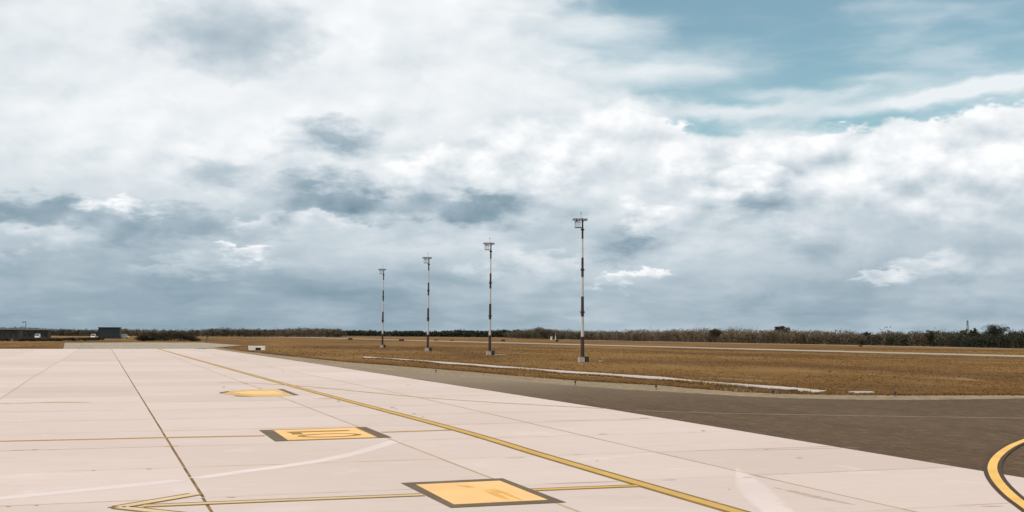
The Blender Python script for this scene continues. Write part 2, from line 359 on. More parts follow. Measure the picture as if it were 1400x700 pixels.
def slab(i, y0, y1, gy):
    pts = []
    for (jj, yy, sx, sy) in ((i, y0, 1, 1), (i+1, y0, -1, 1), (i+1, y1, -1, -1), (i, y1, 1, -1)):
        p = cross(jj, yy); h = GAPX[jj]/2
        pts.append((p.x+sx*h*1.05+(random.random()-.5)*.006, p.y+sy*gy+sx*h*.35))
    top = (random.random()-.5)*.003
    b = MB(); e = .012
    cx = sum(p[0] for p in pts)/4; cy = sum(p[1] for p in pts)/4
    ins = [(x+(e if x < cx else -e), y+(e if y < cy else -e)) for x, y in pts]
    v = [(x, y, -.03) for x, y in pts]+[(x, y, top-.004) for x, y in pts]+[(x, y, top) for x, y in ins]
    b.add(v, [(8, 9, 10, 11)]+[(k, (k+1) % 4, 4+(k+1) % 4, 4+k) for k in range(4)]+[(4+k, 4+(k+1) % 4, 8+(k+1) % 4, 8+k) for k in range(4)])
    b.build('slab', CONC, apron)
for k in range(len(rows)-1):
    for i in range(6): slab(i, rows[k], rows[k+1], random.choice((.010, .016, .024)))
for k in range(2):
    for i in range(6): slab(i, FAR_ROW[k], FAR_ROW[k+1], .02)

# ------------------------------------------------------------------ asphalt, shoulders, far pavements
def edge(y): p = joint_pt(6, y); return (p.x, p.y)
grass_edge = [g(*p) for p in ((1640, 536), (1400, 539.5), (1271, 539.5), (1190, 539.5), (1115, 538.5), (1065, 537.2), (1015, 535), (940, 529.5), (910, 526.5), (810, 521), (735, 515.5), (660, 509), (600, 504), (560, 501), (480, 495), (405, 487.5), (330, 479.5), (290, 474.5), (275, 472))]
def wob(pts, amp, n=8):
    out = []
    for a, b in zip(pts[:-1], pts[1:]):
        for t in range(n):
            u = t/n; out.append((a[0]+(b[0]-a[0])*u+random.uniform(-amp, amp), a[1]+(b[1]-a[1])*u+random.uniform(-amp, amp)*2))
    out.append(pts[-1]); return out
under_apron = [(joint_pt(6, y).x-1.0, y) for y in (288, 240, 190, 140, 100, 70, 50, 36, 24, 14)]
shoulder_poly = [(60, 14), (60, 60)]+wob(grass_edge, .22)+under_apron
poly_sheet('taxiway_shoulder', shoulder_poly, -.040, SHOULDER, 'structure')
dark_edge = [g(*p) for p in ((1640, 541), (1400, 544), (1271, 546), (1190, 546), (1090, 544), (1015, 541), (940, 536.5), (840, 531), (740, 523), (660, 516.5), (560, 509), (500, 503))]
taxi_poly = [(58, 14.5), (58, 60)]+wob(dark_edge, .08)+[(joint_pt(6, y).x-.8, y) for y in (124, 100, 70, 50, 36, 24, 14.5)]
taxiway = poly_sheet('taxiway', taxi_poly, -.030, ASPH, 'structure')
def ribbon(name, pts, width, z, mat, parent=None, off=0.0, taper=False):
    P = [Vector(p) for p in pts]; V = []; n = len(P)
    for i in range(n):
        t = (P[min(i+1, n-1)]-P[max(i-1, 0)]).normalized(); nn = Vector((-t.y, t.x))
        w = width/2*(math.sin(math.pi*(i+.35)/(n-.3)) if taper else 1)
        c = P[i]+nn*off; V += [(*(c+nn*w), z), (*(c-nn*w), z)]
    me = bpy.data.meshes.new(name); me.from_pydata(V, [], [(2*i, 2*i+1, 2*i+3, 2*i+2) for i in range(n-1)]); me.update()
    if me.polygons[0].normal.z < 0: me.flip_normals()
    at = me.attributes.new('across', 'FLOAT', 'POINT'); at.data.foreach_set('value', np.tile([1.0, -1.0], n).astype(np.float32))
    return link(name, me, mat, parent)
def smooth(pts, n=8):
    P = [Vector(p) for p in pts]; P = [P[0]*2-P[1]]+P+[P[-1]*2-P[-2]]; out = []
    for i in range(1, len(P)-2):
        a, b, c, d = P[i-1:i+3]
        for k in range(n):
            t = k/n; out.append(.5*((2*b)+(c-a)*t+(2*a-5*b+4*c-d)*t*t+(3*b-a-3*c+d)*t**3))
    return out+[P[-2]]
ribbon('edge_line', smooth([g(*p) for p in ((868, 560.3), (900, 561.5), (1000, 564.5), (1200, 568), (1400, 571), (1600, 573))]), .10, -.024, LINEW, taxiway)
ys = list(np.geomspace(16, 200, 150)); dv = []
for y in ys:
    p = joint_pt(6, y); w = .10+.35*random.random()**2; dv += [(p.x-.3, p.y, -.022), (p.x+w, p.y+.3*w, -.022)]
me = bpy.data.meshes.new('edge_dirt'); me.from_pydata(dv, [], [(2*i, 2*i+1, 2*i+3, 2*i+2) for i in range(len(ys)-1)]); me.update()
if me.polygons[0].normal.z < 0: me.flip_normals()
link('edge_dirt', me, plain('edge_dirt', (.045, .026, .012), .95, var=.5, scale=2), taxiway)
# far parallel taxiway, road by the wood, cross pavement behind the apron
def strip(name, a, b, w, z, mat=FARPAVE):
    o = ribbon(name, smooth([a, ((a[0]+b[0])/2+random.uniform(-.5, .5), (a[1]+b[1])/2), b], 12), w, z, mat); o['kind'] = 'structure'; return o
strip('far_taxiway', (141, 124), (-190, 930), 14, -.035)
strip('perimeter_road', (160, 322), (30, 690), 9, -.03)
poly_sheet('cross_taxiway', wob([g(86, 468.6), g(180, 468.0), g(276, 468.3), g(330, 472.0)], .6)+[g(300, 474.5), g(262, 477), g(150, 478.5), g(86, 478.5)], -.02, FARPAVE, 'structure')
strip('far_runway', (-330, 760), (40, 900), 24, -.045)

# concrete drain strip in the grass
dr = [g(*p) for p in ((497, 487), (560, 491), (660, 498), (760, 505.5), (860, 512), (910, 515), (965, 521), (1090, 529.3), (1131, 533.5), (1110, 537), (1040, 531.5), (965, 525), (910, 519.3), (860, 516), (760, 509.5), (660, 501.7), (560, 493.4), (497, 488.8))]
drain = MB().prism(dr[::-1] , -.08, -.012).build('drainage_strip', DRAIN); drain['kind'] = 'structure'
dr2 = [g(*p) for p in ((1160, 535.2), (1192, 535.6), (1196, 537), (1174, 537.8))]
tag(MB().prism(dr2[::-1], -.08, .03).build('drain_cover', DRAIN), 'pale concrete drain cover lying in dry grass past the end of the drain strip', 'drain cover')

# ------------------------------------------------------------------ painted markings on the apron
Z1, Z2, Z3 = .005, .009, .013
tx = smooth([g(*p) for p in ((215, 476.6), (300, 500.5), (430, 536), (610, 583.5), (740, 622), (870, 660), (1010, 700.5))]); a = Vector(tx[-1])-Vector(tx[-8]); tx.append(Vector(tx[-1])+a*1.6)
tb = ribbon('lead_in_line', tx, .60, Z1, BORD, apron); ribbon('yellow_stripe', tx, .34, Z2, YEL, tb)
br = smooth([g(*p) for p in ((300, 523.3), (345, 523.8), (405, 527.4), (437, 530), (500, 536), (572, 543), (660, 549.3), (735, 553.8), (800, 557.3), (826, 558.6))])
bb = ribbon('branch_line', br, .34, Z1+.001, OLD, apron)
TAl = [g(*p) for p in ((-30, 604.1), (120, 600.8), (228, 598.3), (362, 595.8))]
ribbon('cross_line', smooth(TAl), .50, Z1, OLD, apron); ribbon('cross_line', smooth([g(522, 591), g(568, 589.5), g(615, 588)]), .48, Z1, OLD, apron)
tl = [g(*p) for p in ((196, 691.8), (380, 684.3), (578, 676.6))]; t2 = [g(*p) for p in ((728, 670), (800, 667), (872, 664.3))]
PALEP = paint_mat('shaft_pale', (.52, .38, .21), (.5, .35, .15), .3, 2)
for L in (tl, t2):
    s_ = smooth(L); sh = ribbon('arrow_shaft', s_, .52, Z1+.0015, BORD, apron); ribbon('yellow_stripe', s_, .27, Z2, PALEP if L is tl else YEL, sh)
def arm(p, q_):
    s_ = smooth([g(*p), g((p[0]+q_[0])/2, (p[1]+q_[1])/2), g(*q_)]); return s_
for a_, b_ in (((163, 693.3), (268, 675.6)), ((163, 693.8), (262, 704.5))):
    s_ = arm(a_, b_); h = ribbon('arrow_head', s_, .52, Z1+.0025, BORD, apron); ribbon('pale_stripe', s_, .30, Z2+.001, paint_mat('arrow_pale', (.58, .43, .26), (.5, .4, .3), .3, 2), h)
ribbon('arrow_head', arm((150.5, 694.6), (168, 692.3)), .25, Z1+.003, BORD, apron)
ribbon('short_dash', smooth([g(42, 550.6), g(62, 550.3), g(84, 549.8), g(104, 550), g(125, 550)]), .62, Z1, OLD, apron, taper=True)
ribbon('faded_dash', smooth([g(-20, 551.7), g(20, 551.3), g(45, 550.8)]), .45, Z1, OLDF, apron)
ribbon('faded_dash', smooth([g(431, 545.2), g(445, 544.9), g(459, 544.6)]), .40, Z1, OLD, apron, taper=True)
ribbon('faded_dash', smooth([g(225, 610.4), g(235, 610), g(246, 609.6)]), .22, Z1, OLD, apron, taper=True)
for (x0, y0, x1, y1, w) in ((14, 615.8, 32, 615.2, .16), (43, 614.7, 51, 614.4, .2), (66, 614.5, 80, 614, .14), (125, 643.2, 131, 643, .18), (200, 641.5, 208, 641.2, .18), (8, 692.6, 15, 692.3, .14), (47, 691.2, 53, 690.9, .12), (310, 680.3, 322, 679.9, .14),
                           (785, 621.6, 792, 621.4, .16), (818, 593.6, 830, 593.3, .25), (690, 626.3, 720, 625.4, .08), (745, 661.7, 850, 658.2, .09), (905, 656.4, 925, 655.8, .12), (1015, 653, 1028, 652.4, .12), (1340, 692.6, 1372, 691.8, .10), (1045, 615, 1050, 614.8, .16), (845, 573.3, 890, 572, .22), (590, 541.4, 613, 541.1, .3), (613, 541.1, 720, 539.5, .14), (745, 575.6, 850, 573.4, .10), (1000, 616.2, 1190, 611.5, .05)):
    ribbon('joint_stain', smooth([g(x0, y0), g((x0+x1)/2, (y0+y1)/2+.15), g(x1, y1)], 4), w, Z1+.0005, STAIN if w < .2 else OLDF, apron, taper=True)
# dirt bands that follow the long joints
for i, (a_, b_, w) in ((4, (24, 140, .09)), (5, (24, 110, .07)), (2, (40, 160, .09))):
    ys = np.linspace(a_, b_, 40); ribbon('joint_stain', [joint_pt(i, y) for y in ys], w, Z1-.001, OLDF, apron)
for k in range(0, 14):
    A, B = cross(1, rows[k]), cross(6, rows[k])
    ribbon('seam_stain', [A.lerp(B, t) for t in np.linspace(0, .997, 30)], .07+.012*k, Z1-.0035, SEAM, apron)
gh = smooth([g(*p) for p in ((-30, 684), (60, 675.5), (120, 669.5), (200, 661.5), (246, 656.8))])
ribbon('ghost_line', gh, .66, Z1-.002, GHOST, apron)
ribbon('ghost_line', smooth([g(*p) for p in ((268, 654.2), (320, 646.5), (380, 638.5), (440, 629.5), (490, 618.5), (520, 609.5), (542, 602.5))]), .62, Z1-.002, GHOST, apron)
ribbon('ghost_line', smooth([g(*p) for p in ((1006, 640), (1018, 652), (1030, 668), (1052, 690), (1076, 710), (1100, 730))]), .95, Z1-.002, GHOSTF, apron, taper=True)
ribbon('skid_stain', smooth([g(1058, 666.5), g(1080, 671), g(1110, 678), (g(1140, 684.5)), g(1170, 690.5)]), .30, Z1-.001, STAIN, apron, taper=True)
for (px, py, w, h) in ((537, 557, 7, 2.2), (542, 559, 4, 1.5), (566, 565.5, 7, 2.2), (578, 570, 4, 1.6), (463, 548.5, 6, 2.2), (387, 508, 5, 1.2), (336, 524.5, 8, 1.6), (306, 529.5, 4, 3), (355, 530.8, 8, 1), (816, 630, 4, 1.4), (997, 669, 4, 1.2), (1092, 626, 12, 1.0), (477, 533, 4, 1), (558, 526, 5, 1), (961, 589, 6, 2.5), (880, 571.5, 12, 1.5)):
    c = [g(px+math.cos(t)*w/2*random.uniform(.6, 1.1), py+math.sin(t)*h/2*random.uniform(.6, 1.1)) for t in np.linspace(0, 2*math.pi, 11)[:-1]]
    poly_sheet('spall_stain', c, Z1+.0007, STAIN, parent=apron)
# stand panels
def quad(px): return [g(*p) for p in px]
def lerp2(c, u, v):
    tl_, tr, br_, bl = [Vector(p) for p in c]; a_ = tl_.lerp(tr, u); b_ = bl.lerp(br_, u); return a_.lerp(b_, v)
s3o = quad(((547.7, 660.6), (687, 654.2), (774, 687.2), (616.3, 694.6))); s3i = quad(((568.3, 662.9), (683.2, 657.7), (749.2, 684), (620.6, 690.3)))
p3 = poly_sheet('stand_panel', s3o, Z2+.001, PANB, parent=apron); poly_sheet('orange_field', s3i, Z3, YELP, parent=p3)
for (u0, v0, u1, v1, w) in ((.50, .16, .55, .30, .14), (.60, .42, .62, .92, .20), (.72, .38, .74, .96, .13), (.66, .40, .68, .62, .10), (.42, .10, .50, .30, .08)):
    ribbon('worn_digit', [lerp2(s3i, u0+(u1-u0)*t, v0+(v1-v0)*t) for t in np.linspace(0, 1, 7)], w, Z3+.004, paint_mat('digit_ochre', (.62, .34, .07), (.74, .46, .185), .55, 2.4), p3, taper=True)
s2o = quad(((354, 588.3), (500.3, 584), (535.6, 598.2), (376, 603.7))); s2i = quad(((373, 587.9), (486, 584.5), (517, 598.5), (395, 602.9)))
p2 = poly_sheet('stand_panel', s2o, Z2+.001, PANB, parent=apron)
s2f = quad(((372, 587.75), (487, 584.4), (518, 598.8), (394.5, 603.1))); poly_sheet('ochre_edge', s2f, Z2+.003, OLD, parent=p2)
poly_sheet('orange_field', quad(((374, 588.6), (485, 585.1), (515, 598.0), (393.5, 601.9))), Z3, YELP, parent=p2)
s2i = quad(((374, 588.6), (485, 585.1), (515, 598.0), (393.5, 601.9)))
DIG = paint_mat('digit_brown', (.27, .165, .030), (.5, .3, .08), .35, 2.0)
ribbon('digit_one', [lerp2(s2i, u, .28) for u in np.linspace(.12, .86, 9)], .50, Z3+.004, DIG, p2); ribbon('digit_one', [lerp2(s2i, .20, v) for v in np.linspace(.29, .52, 5)], .42, Z3+.0045, DIG, p2)
ring = [lerp2(s2i, .53+.33*math.cos(t), .70+.15*math.sin(t)) for t in np.linspace(0, 2*math.pi, 41)]
ribbon('digit_zero', ring, .28, Z3+.004, DIG, p2)
s1 = wob(quad(((301, 538), (311, 534.6), (340, 533), (383, 532), (394, 536), (405, 540.5), (385, 541.8), (345, 542.6), (325, 541.2), (310, 539.2), (301, 538))), .10, 5)[:-1]
p1 = poly_sheet('stand_panel', s1, Z2+.001, YELG, parent=apron)
ribbon('dark_edge', smooth([g(383, 532.1), g(394, 536.2), g(405, 540.5)]), .38, Z3, PANB, p1)
ribbon('ochre_edge', smooth([g(320, 540.6), g(332, 541.8), g(345, 542.2)]), .7, Z3, DIG, p1, taper=True); ribbon('ochre_edge', smooth([g(301, 538), g(306, 536.5), g(313, 535)]), .45, Z3, PANB, p1, taper=True)
poly_sheet('pale_patch', wob(quad(((318, 536), (350, 535), (377, 535.4), (390, 539.4), (370, 539.5), (335, 539.6), (318, 536))), .25, 4)[:-1], Z3+.002, YELP, parent=p1)
# curved taxi line at the apron edge
rc = smooth([g(*p) for p in ((1470, 583), (1430, 592), (1400, 602.5), (1380, 611.5), (1364, 624), (1357, 637), (1359.5, 650), (1369, 664), (1385, 679.5), (1402, 692), (1425, 709), (1450, 730))], 10)
cb = ribbon('curved_line', rc, .52, .006, BORDK, apron); ribbon('yellow_stripe', rc, .27, .011, YELC, cb)

# ------------------------------------------------------------------ grass (nobody could count it)
def pip(px, py, poly):
    poly = np.array(poly); ins = np.zeros(len(px), bool); j = len(poly)-1
    for i in range(len(poly)):
        xi, yi = poly[i]; xj, yj = poly[j]
        c = ((yi > py) != (yj > py)) & (px < (xj-xi)*(py-yi)/(yj-yi+1e-12)+xi); ins ^= c; j = i
    return ins
def tufts(n, ylo, yhi, hmin, hmax, name, label_h):
    y = ylo*(yhi/ylo)**rng.random(n); x = (rng.random(n)-.5)*1.0*y*1.0
    keep = ~pip(x, y, shoulder_poly) & ~pip(x, y, dr) & ~pip(x, y, [(p.x, p.y) for p in apron_out])
    u = x+.4105*y    # far taxiway centre line x = -0.4105 y + 191.9
    keep &= np.abs(u-191.9) > 7.4
    cn = np.sin(x*.11+2)+np.sin(y*.071+x*.05)+np.sin(x*.31-y*.13)
    keep &= rng.random(n) < .55+.2*cn
    x, y, cn = x[keep], y[keep], cn[keep]; m = len(x)
    V = []; T = []
    for k in range(3):
        a = rng.random(m)*2*math.pi; h = (hmin+(hmax-hmin)*rng.random(m)**2)*(1+y/400); w = h*.6+y*.0003
        bx = x+rng.normal(0, .08, m); by = y+rng.normal(0, .08, m); lx = rng.normal(0, .35, m)*h; ly = rng.normal(0, .35, m)*h
        z0 = np.full(m, -.065)
        V.append(np.stack([np.stack([bx-np.cos(a)*w, by-np.sin(a)*w, z0], -1), np.stack([bx+np.cos(a)*w, by+np.sin(a)*w, z0], -1), np.stack([bx+lx, by+ly, z0+h], -1)], 1))
        T.append(np.clip(.42+.12*cn+rng.normal(0, .10, m), 0, 1))
    me = quads_mesh(name, np.concatenate(V), np.concatenate(T), 3)
    o = link(name, me, GRASS); o['kind'] = 'stuff'; o['label'] = label_h; o['category'] = 'grass'; return o
GRASS = tone_mat('dry_grass_blades', [(0, (.095, .045, .011)), (.4, (.148, .074, .018)), (.7, (.205, .110, .031)), (1, (.36, .235, .10))])
tufts(90000, 70, 330, .02, .065, 'grass', 'short dry brown grass covering the field around the masts')

def edge_tufts(lines, per_m, name, label):
    X, Y = [], []
    for L in lines:
        for (ax, ay), (bx, by) in zip(L[:-1], L[1:]):
            n = int(per_m*math.hypot(bx-ax, by-ay)*min(1, 120/ay))
            t = rng.random(n); X.append(ax+(bx-ax)*t+rng.normal(0, .12, n)); Y.append(ay+(by-ay)*t+.25+rng.normal(0, .35, n))
    x, y = np.concatenate(X), np.concatenate(Y); m = len(x); V, T = [], []
    cn = np.sin(x*.9)+np.sin(x*.37+1)
    for k in range(5):
        a = rng.random(m)*6.28; h = .05+.16*rng.random(m)**2*(1+.4*cn); w = .02+.04*rng.random(m)
        bx = x+rng.normal(0, .06, m); by = y+rng.normal(0, .06, m); z0 = np.full(m, -.06)
        V.append(np.stack([np.stack([bx-np.cos(a)*w, by-np.sin(a)*w, z0], -1), np.stack([bx+np.cos(a)*w, by+np.sin(a)*w, z0], -1), np.stack([bx+rng.normal(0, .06, m), by+rng.normal(0, .06, m), z0+h], -1)], 1)); T.append(np.clip(.5+.16*cn+rng.normal(0, .15, m), 0, 1))
    o = link(name, quads_mesh(name, np.concatenate(V), np.concatenate(T), 3), GRASS); o['kind'] = 'stuff'; o['label'] = label; o['category'] = 'grass'
edge_tufts([grass_edge[:-2], dr[:9], dr[9:]], 45, 'grass', 'taller dry grass tufts spilling over the pavement and drain edges')

# ------------------------------------------------------------------ floodlight masts
def make_mast():
    r = empty('floodlight_mast')
    MB().box(-.55, .22, -.40, .40, -.1, .60).build('plinth', DRAIN, r)
    MB().tube((0, 0, .602), (0, 0, .68), .36, .36, 16).build('base_plate', METAL, r)
    MB().box(.26, .86, -.30, .30, -.1, .72).build('cabinet', BLACK, r)
    zs = [.68, 3.4, 6.3, 9.1, 11.85, 14.55, 17.2, 18.45]; rad = lambda z: .24-.0075*z
    for k in range(7):
        MB().tube((0, 0, zs[k]), (0, 0, zs[k+1]), rad(zs[k])+(.03 if k % 2 == 0 else 0), rad(zs[k+1])+(.03 if k % 2 == 0 else 0), 14).build('pole_section', MAST_D if k % 2 == 0 else MAST_W, r)
    for z in (3.36, 6.9, 12.85, 18.5):
        MB().tube((0, 0, z-.12), (0, 0, z+.12), rad(z)+.14, None, 14).build('flange', MAST_D, r)
    MB().tube((0, 0, 18.45), (0, 0, 20.1), .12, .11, 12).build('pole_top', MAST_D, r)
    hf = MB().box(-1.42, .62, -.42, -.34, 19.82, 19.94).box(-1.42, .62, .34, .42, 19.82, 19.94)
    for x in (-1.42, -.75, -.10, .54): hf.box(x, x+.08, -.335, .335, 19.83, 19.93)
    hf.build('head_frame', METAL, r)
    MB().box(-1.30, .50, -.30, .30, 19.945, 19.98).build('platform', BLACK, r)
    for x in (-1.25, -.85, -.45, .02, .42):
        f = MB().box(x-.15, x+.15, -.62, -.43, 19.70, 20.02).build('floodlight', BLACK, r)
        MB().box(x-.12, x+.12, -.635, -.622, 19.73, 19.99).build('lens', LENS, f)
    for x in (-.65, .25):
        f = MB().box(x-.15, x+.15, .43, .62, 19.70, 20.02).build('floodlight', BLACK, r)
        MB().box(x-.12, x+.12, .622, .635, 19.73, 19.99).build('lens', LENS, f)
    b = MB().box(-1.06, -.12, -.32, .32, 18.72, 18.80).build('basket', BLACK, r)
    for x, y in ((-1.05, -.30), (-.74, -.30), (-.43, -.30), (-1.05, .30), (-.74, .30), (-.43, .30), (-1.05, 0)):
        MB().tube((x, y, 18.80), (x, y, 19.82), .030, None, 6).build('post', MAST_W, b)
    MB().tube((-1.05, -.30, 19.55), (-.13, -.30, 19.55), .025, None, 6).tube((-1.05, .30, 19.55), (-.13, .30, 19.55), .025, None, 6).tube((-1.05, -.30, 19.55), (-1.05, .30, 19.55), .025, None, 6).build('rail', MAST_W, b)
    MB().tube((-.22, 0, 19.98), (-.22, 0, 20.75), .016, None, 6).build('lightning_rod', METAL, r)
    MB().tube((-.22, 0, 20.75), (-.22, 0, 20.95), .07, .05, 8).build('warning_lamp', MAST_D, r)
    return r
mast = make_mast()
ML = ['tall banded floodlight mast at the row end nearest the dark asphalt curve', 'second banded floodlight mast in the row, counted from the dark asphalt curve',
      'third banded floodlight mast in the row, counted from the dark asphalt curve', 'last banded floodlight mast of the row, farthest from the dark asphalt curve']
for k, (x, y, s_, t) in enumerate(((9.9, 166.0, 1.0, 0), (-3.95, 214.5, 1.01, .006), (-18.1, 256.5, 1.01, .004), (-33.6, 309, 1.02, .006))):
    m = mast if k == 0 else copy_tree(mast)
    m.location = (x, y, 0); m.rotation_euler = (0, t, math.radians(12)); m.scale = (1, 1, s_); tag(m, ML[k], 'light mast', 'floodlight masts in a row on the grass')
tag(MB().prism([(-3.0, 215.6), (-.9, 216.4), (-1.0, 218.4), (-3.2, 217.6)], -.08, .01).build('duct_cover', DRAIN), 'pale concrete duct cover in the grass beside the second floodlight mast', 'duct cover')
x, y = g(821, 494); tag(MB().prism([(x-.25, y-.9), (x+.25, y-.9), (x+.22, y+.9), (x-.22, y+.9)], -.08, .06).build('manhole_block', DRAIN), 'small pale concrete manhole block in the grass near the end mast', 'manhole')

# ------------------------------------------------------------------ taxiway edge lights
def make_edge_light():
    r = empty('edge_light')
    MB().tube((0, 0, -.03), (0, 0, .02), .10, .09, 12).build('base', METAL, r); MB().tube((0, 0, .02), (0, 0, .16), .03, None, 8).build('stem', BLACK, r)
    MB().tube((0, 0, .16), (0, 0, .21), .06, .085, 10).tube((0, 0, .21), (0, 0, .33), .085, .05, 10).build('lamp_dome', plain('blue_glass', (.008, .010, .018), .35), r); return r
el = make_edge_light()
EL = ['small dark edge light past the end of the concrete drain strip', 'small dark edge light beside the pointed end of the concrete drain strip', 'small dark edge light on the shoulder, third counted from the drain cover',
      'small dark edge light on the shoulder, fourth counted from the drain cover', 'small dark edge light on the narrow pale shoulder, farthest from the drain cover']
for k, (px, py) in enumerate(((1223.5, 541.5), (1057, 539), (897, 532), (786.5, 526), (596, 509.5))):
    m = el if k == 0 else copy_tree(el); m.location = (*g(px, py), -.01)
    tag(m, EL[k], 'edge light', 'taxiway edge lights')
bank = smooth([g(*p) for p in ((978, 528.9), (1005, 531.2), (1035, 533), (1065, 534.6), (1090, 536.2))], 6); bv = []; nb = len(bank)
for i, p in enumerate(bank):
    w = random.uniform(.15, .50)*math.sin(math.pi*(i+.3)/(nb-.4))+.05
    bv += [(p.x, p.y-w*2.2, -.07), (p.x+random.uniform(-.1, .1), p.y+random.uniform(-.2, .2), .10+.10*random.random()), (p.x, p.y+w*1.6, -.07)]
me = bpy.data.meshes.new('soil_bank'); me.from_pydata(bv, [], [(3*i+j, 3*i+j+1, 3*i+j+4, 3*i+j+3) for i in range(nb-1) for j in (0, 1)]); me.update()
tag(link('soil_bank', me, plain('dark_soil', (.052, .028, .010), .95, var=.5, scale=1.5, bump=.3)), 'low dark soil bank between the drain strip end and the asphalt', 'soil bank')

# ------------------------------------------------------------------ small airfield things
hx, hy = g(351, 478.2)
h = empty('culvert_headwall', (hx, hy, -.06), .05)
MB().box(-1.75, -.25, -.25, .25, 0, .52).build('block', WHITE, h); MB().box(.95, 1.75, -.25, .25, 0, .52).build('block', WHITE, h); MB().box(-1.80, 1.80, -.28, .28, .52, .90).build('lintel', WHITE, h)
MB().box(-.25, .95, .10, .2, 0, .52).build('opening', BLACK, h)
tag(h, 'low white culvert headwall with a dark opening in the dry grass', 'headwall')
def guide_sign(px, py, w, hh, label):
    x, y = g(px, py); r = empty('guidance_sign', (x, y, -.06), -.1)
    MB().box(-w/2, w/2, -.12, .12, .25, .25+hh).build('panel', BLACK, r)
    for sx in (-.38, .38): MB().box(sx*w-.05, sx*w+.05, -.05, .05, 0, .25).build('leg', METAL, r)
    return tag(r, label, 'sign', 'guidance signs along the far taxiway')
for px, py, w, hh, lb in ((479, 465.2, 2.1, .9, 'dark guidance sign by the far taxiway, first past the white headwall'), (549, 466.8, 2.3, .8, 'dark guidance sign by the far taxiway, between the last two masts'), (596.5, 466.3, 1.9, .5, 'low dark guidance sign by the far taxiway, just past the third mast'),
                  (618, 466.6, 1.5, .5, 'low dark guidance sign by the far taxiway, between second and third mast'), (688, 467.2, 1.7, .8, 'dark guidance sign by the far taxiway, just past the second mast'), (761.5, 467.6, 1.5, .8, 'dark guidance sign in front of the white antenna post')):
    guide_sign(px, py, w, hh, lb)
x, y = g(754, 464.6); r = empty('equipment_shelter', (x, y, -.06)); MB().box(-.6, .6, -.6, .6, 0, 1.7).build('wall', WHITE, r); MB().box(-.7, .7, -.7, .7, 1.7, 1.85).build('roof', WHITE, r); MB().box(.1, .5, -.62, -.603, .05, 1.5).build('door', METAL, r)
tag(r, 'small white equipment shelter before the scrub wood beside an antenna post', 'shelter')
x, y = g(759.5, 466); r = empty('antenna_post', (x, y, -.06)); MB().tube((0, 0, 0), (0, 0, 2.4), .22, .16, 10).build('post', WHITE, r); MB().tube((0, 0, 2.4), (0, 0, 4.1), .05, .04, 8).build('whip', WHITE, r)
tag(r, 'white antenna post with thin whip before the scrub wood', 'antenna')

# ------------------------------------------------------------------ foliage
def leaf_clumps(C, Rr, n, size, tone, flat=.8, shell=.55):
    """C (m,3) clump centres, Rr (m,3) radii, n leaves each -> faces and tones"""
    m = len(C); d = rng.normal(size=(m, n, 3)); d /= np.linalg.norm(d, axis=-1, keepdims=True)
    r = shell+(1-shell)*rng.random((m, n, 1)); bump = 1+.22*np.sin(d[..., :1]*7+rng.random((m, 1, 1))*6)*np.cos(d[..., 2:]*6+rng.random((m, 1, 1))*6)
    P = C[:, None, :]+d*r*bump*Rr[:, None, :]
    u = rng.normal(size=(m, n, 3)); u /= np.linalg.norm(u, axis=-1, keepdims=True); w = np.cross(u, rng.normal(size=(m, n, 3))); w /= np.linalg.norm(w, axis=-1, keepdims=True)
    s = size*(.5+rng.random((m, n, 1))); u = u*s; w = w*s*flat
    V = np.stack([P-u*.6, P-w*.5, P+u, P+w*.5], 2).reshape(-1, 4, 3); V[..., 2] = np.maximum(V[..., 2], -.06)
    T = np.clip(tone[:, None]+rng.normal(0, .11, (m, n)), 0, 1).reshape(-1); return V, T
SCRUB = tone_mat('dry_scrub', [(0, (.016, .023, .014)), (.25, (.040, .038, .021)), (.5, (.112, .080, .050)), (.75, (.185, .138, .094)), (1, (.25, .19, .14))])
BARK = plain('grey_bark', (.10, .082, .066), .9, var=.3, scale=2)
def wood(name, line, depth, hmean, hvar, n_b, leaves, size, tone_fn, label, back=(.6, .8)):
    L = np.array(line, float); seg = np.linalg.norm(np.diff(L, axis=0), axis=1); cum = np.r_[0, np.cumsum(seg)]
    # more bushes where the wood is near
    t = rng.random(n_b*3)*cum[-1]; px = np.interp(t, cum, L[:, 0]); py = np.interp(t, cum, L[:, 1])
    keep = rng.random(len(t)) < (np.min(py)/py)**1.0; t, px, py = t[keep][:n_b], px[keep][:n_b], py[keep][:n_b]
    dd = rng.random(len(t))**1.6*depth; b = np.array(back)/np.linalg.norm(back)
    X = px+b[0]*dd; Y = py+b[1]*dd
    h = np.clip(hmean+hvar*(.6*np.sin(t*.021+1)+.5*np.sin(t*.083)+rng.normal(0, .55, len(t))), hmean*.45, hmean*1.45)*np.where(dd < depth*.12, .75, 1.0)
    rad = h*(.28+.22*rng.random(len(t)))
    tn = tone_fn(X, Y, t, dd)
    Vs, Ts = [], []
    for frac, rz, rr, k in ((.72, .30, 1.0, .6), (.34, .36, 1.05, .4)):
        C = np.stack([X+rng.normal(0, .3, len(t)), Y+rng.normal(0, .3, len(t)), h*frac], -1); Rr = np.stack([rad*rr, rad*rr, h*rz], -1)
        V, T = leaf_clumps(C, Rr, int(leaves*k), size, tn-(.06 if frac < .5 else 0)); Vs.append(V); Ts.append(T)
    # bare stems
    m = len(t); a = rng.random(m)*6.28; w = .07+.05*rng.random(m); lx = rng.normal(0, .5, m)
    V = np.stack([np.stack([X-w*np.cos(a), Y-w*np.sin(a), 0*h-.06], -1), np.stack([X+w*np.cos(a), Y+w*np.sin(a), 0*h-.06], -1), np.stack([X+lx+w*.4, Y, h*.66], -1), np.stack([X+lx-w*.4, Y, h*.66], -1)], 1)
    Vs.append(V); Ts.append(np.full(m, .40))
    o = link(name, quads_mesh(name, np.concatenate(Vs), np.concatenate(Ts)), SCRUB); o['kind'] = 'stuff'; o['label'] = label; o['category'] = 'scrub'; return o
